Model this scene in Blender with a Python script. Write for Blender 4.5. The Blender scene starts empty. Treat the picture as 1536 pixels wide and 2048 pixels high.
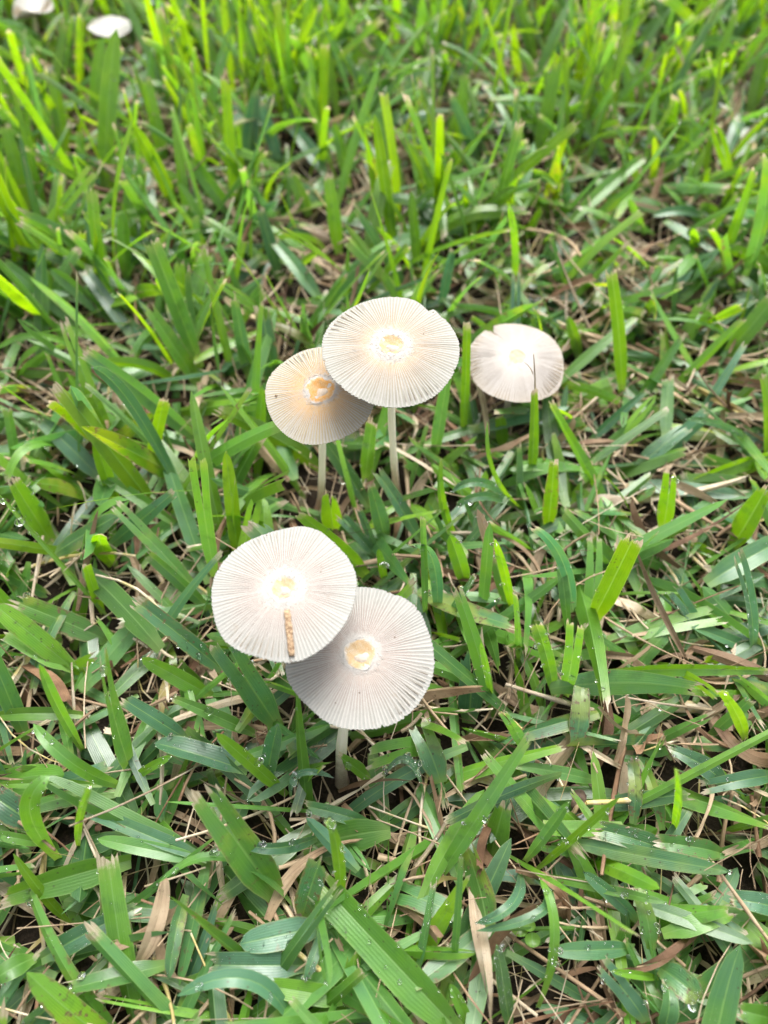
import bpy, math, random
import numpy as np
from mathutils import Vector, Matrix

random.seed(11)
rng = np.random.default_rng(11)
scene = bpy.context.scene
COL = scene.collection

# ------------------------------------------------------------------ camera
FPX, W0, H0 = 1420.0, 1536.0, 2048.0          # focal length in photo pixels
CAM_H, PITCH = 0.215, math.radians(60)
cam_d = bpy.data.cameras.new('camera')
cam = bpy.data.objects.new('camera', cam_d); COL.objects.link(cam)
cam.location = (0, 0, CAM_H)
cam.rotation_euler = (math.pi/2 - PITCH, 0, 0)
cam_d.sensor_fit = 'VERTICAL'; cam_d.sensor_height = 24.0
cam_d.lens = FPX/H0*24.0
cam_d.clip_start = 0.01; cam_d.clip_end = 500
cam_d.dof.use_dof = True
cam_d.dof.focus_distance = 0.188
cam_d.dof.aperture_fstop = cam_d.lens/3.1      # a 3.1 mm aperture
scene.camera = cam

# ------------------------------------------------------------------ sky, sun, exposure
SUN_EL, SUN_AZ = math.radians(56), math.radians(12)   # azimuth from +Y, clockwise seen from above
world = bpy.data.worlds.new('World'); scene.world = world; world.use_nodes = True
wn = world.node_tree; wn.nodes.clear()
sky = wn.nodes.new('ShaderNodeTexSky'); sky.sky_type = 'NISHITA'; sky.sun_disc = False
sky.sun_elevation = SUN_EL; sky.sun_rotation = SUN_AZ
sky.air_density = 1.0; sky.dust_density = 5.0; sky.ozone_density = 1.0
hs = wn.nodes.new('ShaderNodeHueSaturation'); hs.inputs['Saturation'].default_value = 0.18
bg = wn.nodes.new('ShaderNodeBackground'); bg.inputs['Strength'].default_value = 0.15
wo = wn.nodes.new('ShaderNodeOutputWorld')
wn.links.new(sky.outputs[0], hs.inputs['Color']); wn.links.new(hs.outputs[0], bg.inputs['Color'])
wn.links.new(bg.outputs[0], wo.inputs['Surface'])
sun_d = bpy.data.lights.new('sun', 'SUN'); sun_d.energy = 2.0; sun_d.angle = math.radians(38)
sun_d.color = (1.0, 0.97, 0.92)
sun = bpy.data.objects.new('sun', sun_d); COL.objects.link(sun)
sdir = Vector((math.sin(SUN_AZ)*math.cos(SUN_EL), math.cos(SUN_AZ)*math.cos(SUN_EL), math.sin(SUN_EL)))
sun.rotation_euler = sdir.to_track_quat('Z', 'Y').to_euler()
sun.location = (0, 0, 2)
vs = scene.view_settings
vs.view_transform = 'Standard'; vs.look = 'None'; vs.gamma = 1.0; vs.use_curve_mapping = False
vs.exposure = 1.32

# ------------------------------------------------------------------ photo geometry
Fv = np.array([0, math.cos(PITCH), -math.sin(PITCH)])
Uv = np.array([0, math.sin(PITCH), math.cos(PITCH)])
Rv = np.array([1.0, 0, 0])
CAMP = np.array([0, 0, CAM_H])
def unproj(px, py, z):
    return CAMP + Rv*((px-W0/2)/FPX*z) + Uv*(-(py-H0/2)/FPX*z) + Fv*z
def at_height(px, py, h):
    d = Rv*((px-W0/2)/FPX) + Uv*(-(py-H0/2)/FPX) + Fv
    return CAMP + d*((h-CAM_H)/d[2])
def proj(P):
    q = np.asarray(P) - CAMP
    z = q@Fv
    return W0/2 + (q@Rv)/z*FPX, H0/2 - (q@Uv)/z*FPX, z
def sstep(a, b, x):
    t = np.clip((x-a)/(b-a), 0, 1); return t*t*(3-2*t)

# ------------------------------------------------------------------ helpers
def mesh_np(name, V, quads=None, tris=None, mat=None, uv=None, lc=None, smooth=True):
    """V (n,3); faces by index; uv and lc one per vertex"""
    V = np.asarray(V, dtype=np.float32).reshape(-1, 3)
    me = bpy.data.meshes.new(name)
    nq = 0 if quads is None else len(quads); nt_ = 0 if tris is None else len(tris)
    idx = []
    if nq: idx.append(np.asarray(quads).reshape(-1))
    if nt_: idx.append(np.asarray(tris).reshape(-1))
    idx = np.concatenate(idx).astype(np.int32)
    starts = np.concatenate([np.arange(nq)*4, nq*4+np.arange(nt_)*3]).astype(np.int32)
    me.vertices.add(len(V)); me.vertices.foreach_set('co', V.reshape(-1))
    me.loops.add(len(idx)); me.loops.foreach_set('vertex_index', idx)
    me.polygons.add(nq+nt_); me.polygons.foreach_set('loop_start', starts)
    if uv is not None:
        l = me.uv_layers.new(name='UVMap')
        l.data.foreach_set('uv', np.asarray(uv, dtype=np.float32).reshape(-1, 2)[idx].reshape(-1))
    if lc is not None:
        a = me.attributes.new('lc', 'FLOAT_COLOR', 'POINT')
        a.data.foreach_set('color', np.asarray(lc, dtype=np.float32).reshape(-1))
    me.update(calc_edges=True)
    me.polygons.foreach_set('use_smooth', np.full(nq+nt_, smooth))
    if mat: me.materials.append(mat)
    return me
def obj(name, me, parent=None, loc=None):
    o = bpy.data.objects.new(name, me); COL.objects.link(o)
    if parent: o.parent = parent
    if loc is not None: o.location = loc
    return o
def tag(o, label=None, cat=None, group=None, kind=None):
    if label: o['label'] = label
    if cat: o['category'] = cat
    if group: o['group'] = group
    if kind: o['kind'] = kind
    return o
def grid_faces(rows, cols, off=0):
    i = np.arange(rows-1)[:, None]*cols + np.arange(cols-1)[None, :] + off
    return np.stack([i, i+1, i+cols+1, i+cols], -1).reshape(-1, 4)
def tube(P, r, n=8, cap=True):
    """tapered tube along P (k,3) with radii r (k,)"""
    P = np.asarray(P, float); r = np.asarray(r, float); k = len(P)
    T = np.gradient(P, axis=0); T /= np.linalg.norm(T, axis=1)[:, None]
    ref = np.array([0.3, 0.9, 0.31]); ref = ref/np.linalg.norm(ref)
    A = np.cross(T, ref); A /= np.linalg.norm(A, axis=1)[:, None]
    B = np.cross(T, A)
    th = np.arange(n)*2*math.pi/n
    V = P[:, None]+(A[:, None]*np.cos(th)[None, :, None]+B[:, None]*np.sin(th)[None, :, None])*r[:, None, None]
    V = V.reshape(-1, 3)
    i = np.arange(k-1)[:, None]*n; j = np.arange(n)[None, :]
    Q = np.stack([i+j, i+(j+1) % n, i+n+(j+1) % n, i+n+j], -1).reshape(-1, 4)
    uv = np.stack([np.tile(th/(2*math.pi), k), np.repeat(np.linspace(0, 1, k), n)], -1)
    tr = None
    if cap:
        V = np.vstack([V, P[:1], P[-1:]]); m = k*n
        uv = np.vstack([uv, [[.5, 0], [.5, 1]]])
        jj = np.arange(n)
        tr = np.vstack([np.stack([np.full(n, m), (jj+1) % n, jj], -1),
                        np.stack([np.full(n, m+1), (k-1)*n+jj, (k-1)*n+(jj+1) % n], -1)])
    return V, Q, tr, uv
def bez(P0, P1, P2, n):
    t = np.linspace(0, 1, n)[:, None]
    return (1-t)**2*P0 + 2*t*(1-t)*P1 + t*t*P2

# node helpers
class NT:
    def __init__(s, name):
        s.m = bpy.data.materials.new(name); s.m.use_nodes = True
        s.t = s.m.node_tree; s.t.nodes.clear()
    def n(s, typ, **kw):
        nd = s.t.nodes.new('ShaderNode'+typ)
        for k, v in kw.items():
            if isinstance(k, str) and hasattr(nd, k): setattr(nd, k, v)
        return nd
    def l(s, a, b): s.t.links.new(a, b)
    def put(s, sock, v):
        if isinstance(v, bpy.types.NodeSocket): s.l(v, sock)
        else: sock.default_value = v
    def math(s, op, a, b=0.0, c=None, clamp=False):
        nd = s.n('Math', operation=op); nd.use_clamp = clamp
        s.put(nd.inputs[0], a); s.put(nd.inputs[1], b)
        if c is not None: s.put(nd.inputs[2], c)
        return nd.outputs[0]
    def step(s, x, a, b):
        nd = s.n('MapRange', interpolation_type='SMOOTHSTEP')
        s.put(nd.inputs['Value'], x); s.put(nd.inputs['From Min'], a); s.put(nd.inputs['From Max'], b)
        return nd.outputs['Result']
    def mix(s, f, a, b, blend='MIX'):
        nd = s.n('Mix', data_type='RGBA', blend_type=blend)
        s.put(nd.inputs[0], f)
        s.put(nd.inputs[6], a if isinstance(a, bpy.types.NodeSocket) else (*a, 1) if len(a) == 3 else a)
        s.put(nd.inputs[7], b if isinstance(b, bpy.types.NodeSocket) else (*b, 1) if len(b) == 3 else b)
        return nd.outputs[2]
    def ramp(s, x, stops):
        nd = s.n('ValToRGB'); cr = nd.color_ramp
        while len(cr.elements) < len(stops): cr.elements.new(0.5)
        for e, (p, c) in zip(cr.elements, stops): e.position = p; e.color = (*c, 1)
        s.put(nd.inputs[0], x); return nd.outputs[0]
    def noise(s, vec, scale, detail=3, rough=.55):
        nd = s.n('TexNoise'); s.l(vec, nd.inputs['Vector'])
        nd.inputs['Scale'].default_value = scale; nd.inputs['Detail'].default_value = detail
        nd.inputs['Roughness'].default_value = rough; return nd.outputs['Fac']
    def bump(s, h, dist, strength=1.0, normal=None):
        nd = s.n('Bump'); nd.inputs['Distance'].default_value = dist; nd.inputs['Strength'].default_value = strength
        s.l(h, nd.inputs['Height'])
        if normal: s.l(normal, nd.inputs['Normal'])
        return nd.outputs[0]
    def out(s, sh):
        o = s.n('OutputMaterial'); s.l(sh, o.inputs['Surface']); return s.m
    def principled(s, color, rough, spec=.5, normal=None, **kw):
        p = s.n('BsdfPrincipled'); s.put(p.inputs['Base Color'], color if isinstance(color, bpy.types.NodeSocket) else (*color, 1))
        s.put(p.inputs['Roughness'], rough); p.inputs['Specular IOR Level'].default_value = spec
        if normal: s.l(normal, p.inputs['Normal'])
        for k, v in kw.items(): s.put(p.inputs[k.replace('_', ' ')], v)
        return p.outputs[0]
    def mixsh(s, f, a, b):
        nd = s.n('MixShader'); s.put(nd.inputs[0], f); s.l(a, nd.inputs[1]); s.l(b, nd.inputs[2]); return nd.outputs[0]

# ------------------------------------------------------------------ materials
def leaf_material():
    n = NT('grass_leaf')
    uvn = n.n('UVMap'); sep = n.n('SeparateXYZ'); n.l(uvn.outputs[0], sep.inputs[0])
    u, v = sep.outputs[0], sep.outputs[1]
    at = n.n('Attribute', attribute_name='lc'); sc = n.n('SeparateColor'); n.l(at.outputs['Color'], sc.inputs[0])
    hue, val, dam = sc.outputs[0], sc.outputs[1], sc.outputs[2]; tipk = at.outputs['Alpha']
    tc = n.n('TexCoord'); P = tc.outputs['Object']
    nlow = n.noise(P, 90, 2); nmid = n.noise(P, 420, 4, .6); nfine = n.noise(P, 2600, 2)
    h2 = n.math('ADD', hue, n.math('MULTIPLY', n.math('SUBTRACT', nlow, .5), .45))
    base = n.ramp(h2, [(0.0, (.080, .180, .115)), (.14, (.055, .145, .075)), (.3, (.062, .168, .050)), (.55, (.085, .215, .026)),
                       (.78, (.145, .300, .014)), (1.0, (.22, .38, .016))])
    bri = n.math('MULTIPLY_ADD', val, .95, .62)
    hsv = n.n('HueSaturation'); n.l(base, hsv.inputs['Color']); n.l(bri, hsv.inputs['Value'])
    col = hsv.outputs[0]
    # streaks along the leaf: stretched noise in leaf space
    comb = n.n('CombineXYZ'); n.l(n.math('MULTIPLY', u, 34.0), comb.inputs[0]); n.l(n.math('MULTIPLY', v, 2.2), comb.inputs[1])
    n.l(n.math('MULTIPLY', val, 37.0), comb.inputs[2])
    streak = n.noise(comb.outputs[0], 1.0, 3)
    col = n.mix(n.math('MULTIPLY', n.step(streak, .42, .75), .18), col, (.16, .30, .07))
    col = n.mix(n.math('MULTIPLY', n.step(streak, .5, .25), .18), col, (.030, .085, .024))
    au = n.math('ABSOLUTE', n.math('SUBTRACT', u, .5))
    rib = n.step(au, .055, .012)
    col = n.mix(n.math('MULTIPLY', rib, .45), col, (.19, .34, .10))
    # pale sheath end
    col = n.mix(n.math('MULTIPLY', n.step(v, .22, 0.0), .5), col, (.24, .36, .10))
    # blotches and brown margins on the damaged ones
    spot = n.math('MULTIPLY', n.step(nmid, .60, .67), n.step(dam, .5, .75))
    edge = n.math('MULTIPLY', n.step(n.math('ADD', au, n.math('MULTIPLY', n.math('SUBTRACT', nmid, .5), .5)), .40, .50), n.step(dam, .45, .8))
    yel = n.math('MULTIPLY', n.step(nlow, .52, .66), n.step(dam, .35, .9))
    col = n.mix(n.math('MULTIPLY', yel, .6), col, (.30, .33, .06))
    brown = n.ramp(nfine, [(.3, (.06, .035, .018)), (.7, (.24, .15, .075))])
    col = n.mix(n.math('MULTIPLY', spot, .85), col, brown)
    col = n.mix(n.math('MULTIPLY', edge, .8), col, brown)
    # small freckles, scuffs and a pale margin
    vor = n.n('TexVoronoi'); n.l(P, vor.inputs['Vector']); vor.inputs['Scale'].default_value = 900
    vor2 = n.n('SeparateColor'); n.l(vor.outputs['Color'], vor2.inputs[0])
    frk = n.math('MULTIPLY', n.math('MULTIPLY', n.step(vor.outputs['Distance'], .34, .18), n.step(vor2.outputs[0], .90, .93)), n.step(dam, .2, .5))
    col = n.mix(n.math('MULTIPLY', frk, .75), col, (.055, .045, .02))
    scuff = n.math('MULTIPLY', n.step(n.noise(P, 1300, 5, .7), .58, .70), n.step(nlow, .45, .6))
    col = n.mix(n.math('MULTIPLY', scuff, .35), col, (.22, .30, .16))
    col = n.mix(n.math('MULTIPLY', n.step(au, .455, .495), .45), col, (.26, .36, .12))
    mott = n.noise(P, 210, 3, .6)
    col = n.mix(n.math('MULTIPLY', n.step(mott, .56, .72), .30), col, (.028, .075, .020))
    # frayed, dried cut
    tv = n.math('ADD', v, n.math('ADD', n.math('MULTIPLY', n.math('SUBTRACT', nmid, .5), .14), n.math('MULTIPLY', n.math('SUBTRACT', streak, .5), .10)))
    c0 = n.math('MULTIPLY_ADD', n.math('FRACT', n.math('MULTIPLY', val, 17.3)), .05, .935)
    cut = n.math('MULTIPLY', n.step(tv, c0, n.math('ADD', c0, .05)), tipk)
    pre = n.math('MULTIPLY', n.step(tv, .88, .97), tipk)
    col = n.mix(n.math('MULTIPLY', pre, .35), col, (.26, .30, .09))
    col = n.mix(cut, col, n.ramp(streak, [(.3, (.20, .15, .085)), (.7, (.52, .46, .34))]))
    # dead end of a dying leaf
    dead = n.math('MULTIPLY', n.step(n.math('ADD', v, n.math('MULTIPLY', n.math('SUBTRACT', nlow, .5), .5)), .42, .62), n.step(dam, .93, .97))
    col = n.mix(dead, col, n.ramp(streak, [(.3, (.16, .105, .065)), (.7, (.40, .32, .21))]))
    wv = n.math('SINE', n.math('MULTIPLY', u, 2*math.pi*11))
    hgt = n.math('ADD', n.math('MULTIPLY', wv, .22), n.math('ADD', n.math('MULTIPLY', nfine, .6), n.math('MULTIPLY', nmid, 1.2)))
    nrm = n.bump(hgt, .00012, .45)
    rough = n.math('MULTIPLY_ADD', nmid, .34, n.math('MULTIPLY_ADD', val, .16, .14))
    pr = n.principled(col, rough, .68, nrm, Coat_Weight=.5, Coat_Roughness=.14, Coat_IOR=1.33)
    tcol = n.n('HueSaturation'); n.l(col, tcol.inputs['Color']); tcol.inputs['Hue'].default_value = .475
    tcol.inputs['Saturation'].default_value = 1.15; tcol.inputs['Value'].default_value = 2.0
    tr = n.n('BsdfTranslucent'); n.l(tcol.outputs[0], tr.inputs['Color']); n.l(nrm, tr.inputs['Normal'])
    return n.out(n.mixsh(.42, pr, tr.outputs[0]))

def dead_material():
    n = NT('dead_grass')
    uvn = n.n('UVMap'); sep = n.n('SeparateXYZ'); n.l(uvn.outputs[0], sep.inputs[0])
    u, v = sep.outputs[0], sep.outputs[1]
    at = n.n('Attribute', attribute_name='lc'); sc = n.n('SeparateColor'); n.l(at.outputs['Color'], sc.inputs[0])
    hue, val = sc.outputs[0], sc.outputs[1]
    tc = n.n('TexCoord'); P = tc.outputs['Object']
    nlow = n.noise(P, 140, 3); nmid = n.noise(P, 900, 4, .6)
    comb = n.n('CombineXYZ'); n.l(n.math('MULTIPLY', u, 22.0), comb.inputs[0]); n.l(n.math('MULTIPLY', v, 2.0), comb.inputs[1])
    n.l(n.math('MULTIPLY', val, 41.0), comb.inputs[2])
    streak = n.noise(comb.outputs[0], 1.0, 4)
    h2 = n.math('ADD', hue, n.math('MULTIPLY', n.math('SUBTRACT', nlow, .5), .7))
    base = n.ramp(h2, [(0, (.09, .045, .025)), (.22, (.21, .12, .068)), (.45, (.36, .25, .155)), (.7, (.50, .39, .26)), (.9, (.60, .52, .40)), (1, (.52, .42, .17))])
    hsv = n.n('HueSaturation'); n.l(base, hsv.inputs['Color']); n.l(n.math('MULTIPLY_ADD', val, .7, .55), hsv.inputs['Value'])
    col = n.mix(n.math('MULTIPLY', n.step(streak, .5, .3), .55), hsv.outputs[0], (.13, .08, .05))
    col = n.mix(n.math('MULTIPLY', n.step(nmid, .6, .72), .6), col, (.07, .04, .025))
    nrm = n.bump(n.math('ADD', n.math('MULTIPLY', streak, 1.6), nmid), .00025, .7)
    pr = n.principled(col, .62, .3, nrm)
    tr = n.n('BsdfTranslucent'); n.l(col, tr.inputs['Color'])
    return n.out(n.mixsh(.18, pr, tr.outputs[0]))

def soil_material():
    n = NT('soil')
    tc = n.n('TexCoord'); P = tc.outputs['Object']
    a = n.noise(P, 60, 6, .6); b = n.noise(P, 700, 5, .65); c = n.noise(P, 9, 3)
    col = n.ramp(b, [(.3, (.008, .006, .004)), (.55, (.022, .015, .010)), (.75, (.055, .038, .025))])
    col = n.mix(n.math('MULTIPLY', n.step(a, .5, .65), .5), col, (.035, .026, .015))
    nrm = n.bump(n.math('ADD', a, n.math('MULTIPLY', b, .4)), .004, .9)
    return n.out(n.principled(col, .9, .2, nrm))

def water_material():
    n = NT('water')
    p = n.n('BsdfPrincipled'); p.inputs['Base Color'].default_value = (1, 1, 1, 1)
    p.inputs['Roughness'].default_value = 0.0; p.inputs['IOR'].default_value = 1.333
    p.inputs['Transmission Weight'].default_value = 1.0
    return n.out(p.outputs[0])

def cap_material(name, panel, white=(.44, .42, .392), ring=(.17, .30), tanamt=.5, tancol=(.70, .52, .32), ridge_gain=.9, tan_r=(.3, .55)):
    """panel: ramp stops over the radius for the thin membrane between the ridges"""
    n = NT(name)
    uvn = n.n('UVMap'); sep = n.n('SeparateXYZ'); n.l(uvn.outputs[0], sep.inputs[0])
    u, v = sep.outputs[0], sep.outputs[1]
    tc = n.n('TexCoord'); P = tc.outputs['Object']
    nf = n.noise(P, 5200, 3, .65); nm = n.noise(P, 900, 3, .6); nl = n.noise(P, 75, 2)
    pp = n.math('MULTIPLY', n.math('PINGPONG', u, .5), 2.0)     # 0 on a ridge, 1 mid panel
    pp = n.math('ADD', pp, n.math('MULTIPLY', n.math('SUBTRACT', nm, .5), .55))
    wid = n.math('MULTIPLY_ADD', v, -.10, .50)
    rid = n.step(pp, n.math('ADD', wid, .16), n.math('SUBTRACT', wid, .22))
    pc = n.ramp(v, panel)
    tanm = n.math('MULTIPLY', n.math('MULTIPLY', n.step(v, tan_r[1], tan_r[0]), n.step(nl, .36, .62)), tanamt)
    pc = n.mix(tanm, pc, tancol)
    wc = n.mix(n.math('MULTIPLY', tanm, .55), white, tancol)
    wn_ = n.n('TexWhiteNoise', noise_dimensions='1D'); n.l(n.math('FLOOR', u), wn_.inputs['W'])
    pc = n.mix(n.math('MULTIPLY', n.step(wn_.outputs['Value'], .55, 1.0), .45), pc, wc)
    pc = n.mix(n.math('MULTIPLY', n.step(wn_.outputs['Value'], .30, 0.0), .12), pc, (.26, .22, .18))
    col = n.mix(n.math('MULTIPLY', rid, ridge_gain), pc, wc)
    col = n.mix(n.math('MULTIPLY', n.step(n.noise(P, 260, 4, .65), .60, .74), .30), col, (.30, .23, .16))
    vo = n.n('TexVoronoi'); n.l(P, vo.inputs['Vector']); vo.inputs['Scale'].default_value = 700
    vc = n.n('SeparateColor'); n.l(vo.outputs['Color'], vc.inputs[0])
    speck = n.math('MULTIPLY', n.step(vo.outputs['Distance'], .22, .10), n.step(vc.outputs[0], .965, .975))
    col = n.mix(n.math('MULTIPLY', speck, .8), col, (.10, .06, .03))
    # white meal scattered on the cap, thick about the disc
    meal = n.math('MULTIPLY', n.step(nf, .54, .66), n.step(v, 1.3, .35))
    col = n.mix(n.math('MULTIPLY', meal, .55), col, white)
    vr = n.math('ADD', v, n.math('MULTIPLY', n.math('SUBTRACT', nm, .5), .16))
    vr = n.math('ADD', vr, n.math('MULTIPLY', n.math('SUBTRACT', nl, .5), .10))
    vr = n.math('SUBTRACT', vr, n.math('MULTIPLY', rid, .05))
    ringm = n.step(vr, ring[1]+.03, ring[1]-.085)
    col = n.mix(n.math('MULTIPLY', ringm, .95), col, tuple(c*1.07 for c in white))
    hgt = n.math('ADD', n.math('MULTIPLY', nf, .8), nm)
    nrm = n.bump(hgt, .00022, .6)
    pr = n.principled(col, .75, .25, nrm)
    tr = n.n('BsdfTranslucent'); n.l(col, tr.inputs['Color'])
    return n.out(n.mixsh(.27, pr, tr.outputs[0]))

def disc_material(name, c0, c1, rad, rim):
    n = NT(name)
    tc = n.n('TexCoord'); P = tc.outputs['Object']
    nm = n.noise(P, 700, 4, .6); nf = n.noise(P, 4200, 3, .6)
    col = n.mix(n.step(nm, .38, .62), c0, c1)
    col = n.mix(n.math('MULTIPLY', n.step(nf, .57, .68), .5), col, (.48, .42, .34))
    ln = n.n('VectorMath', operation='LENGTH'); n.l(P, ln.inputs[0])
    q = n.math('ADD', n.math('DIVIDE', ln.outputs['Value'], rad), n.math('MULTIPLY', n.math('SUBTRACT', nm, .5), .5))
    col = n.mix(n.step(q, .78, 1.12), col, rim)
    nrm = n.bump(n.math('ADD', nm, nf), .00025, .7)
    pr = n.principled(col, .8, .2, nrm)
    return n.out(pr)

def flat_material(name, c0, c1, scale, dist, rough=.8, spec=.25, trans=0.0):
    n = NT(name)
    tc = n.n('TexCoord'); P = tc.outputs['Object']
    a = n.noise(P, scale, 4, .6); b = n.noise(P, scale*6, 3, .6)
    col = n.mix(n.step(n.math('ADD', n.math('MULTIPLY', a, .7), n.math('MULTIPLY', b, .3)), .36, .64), c0, c1)
    nrm = n.bump(n.math('ADD', a, n.math('MULTIPLY', b, .5)), dist, .8)
    pr = n.principled(col, rough, spec, nrm)
    if trans:
        tr = n.n('BsdfTranslucent'); n.l(col, tr.inputs['Color']); pr = n.mixsh(trans, pr, tr.outputs[0])
    return n.out(pr)

def stem_material(name, top, base):
    n = NT(name)
    uvn = n.n('UVMap'); sep = n.n('SeparateXYZ'); n.l(uvn.outputs[0], sep.inputs[0])
    u, v = sep.outputs[0], sep.outputs[1]
    tc = n.n('TexCoord'); P = tc.outputs['Object']
    nf = n.noise(P, 5000, 3, .6); nm = n.noise(P, 500, 3)
    col = n.mix(n.step(n.math('ADD', v, n.math('MULTIPLY', n.math('SUBTRACT', nm, .5), .3)), .05, .42), base, top)
    col = n.mix(n.math('MULTIPLY', n.step(nf, .55, .66), .6), col, (.88, .87, .83))
    st = n.math('SINE', n.math('MULTIPLY', u, 2*math.pi*9))
    nrm = n.bump(n.math('ADD', n.math('ADD', nf, nm), n.math('MULTIPLY', st, .25)), .0002, .7)
    pr = n.principled(col, .7, .3, nrm)
    tr = n.n('BsdfTranslucent'); n.l(col, tr.inputs['Color'])
    return n.out(n.mixsh(.3, pr, tr.outputs[0]))

M_LEAF = leaf_material(); M_DEAD = dead_material(); M_SOIL = soil_material(); M_WATER = water_material()
M_MEAL = flat_material('white_meal', (.48, .465, .43), (.54, .525, .49), 3000, .00005, .85, .15, .35)
M_GILL = flat_material('gill', (.42, .33, .24), (.62, .54, .44), 900, .0001, .85, .15, .25)

# ------------------------------------------------------------------ ground
def ground():
    xs = np.concatenate([[-150, -20, -3, -1.2], np.linspace(-.8, .8, 120), [1.2, 3, 20, 150]])
    ys = np.concatenate([[-150, -20, -3, -.8], np.linspace(-.4, 1.2, 120), [1.6, 4, 20, 150]])
    X, Y = np.meshgrid(xs, ys)
    Z = -.002 + .0012*np.sin(X*61+1.3)*np.cos(Y*53) + .001*np.sin(X*140+Y*90) + .001*np.cos(Y*170-X*33)
    V = np.stack([X, Y, Z], -1).reshape(-1, 3)
    g = obj('ground', mesh_np('ground', V, grid_faces(len(ys), len(xs)), mat=M_SOIL))
    tag(g, kind='structure', label='dark damp soil under the lawn', cat='ground')
ground()

# ------------------------------------------------------------------ mushrooms
CAPS = []     # (centre, rotation 3x3, R, dome) for clearing blades from in front of the caps
STEMS = []    # (p, q) in world space
def dots(n, centres, sizes, rg):
    """small irregular grains: one tetra-like octahedron each, joined"""
    o = np.array([[1, 0, 0], [0, 1, 0], [-1, 0, 0], [0, -1, 0], [0, 0, 1], [0, 0, -1]], float)
    f = np.array([[0, 1, 4], [1, 2, 4], [2, 3, 4], [3, 0, 4], [1, 0, 5], [2, 1, 5], [3, 2, 5], [0, 3, 5]])
    V = centres[:, None]+o[None]*(sizes[:, None, None]*rg.uniform(.55, 1.35, (n, 6, 1)))*rg.uniform(.6, 1.4, (n, 1, 3))
    T = f[None]+(np.arange(n)*6)[:, None, None]
    return V.reshape(-1, 3), T.reshape(-1, 3)

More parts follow.
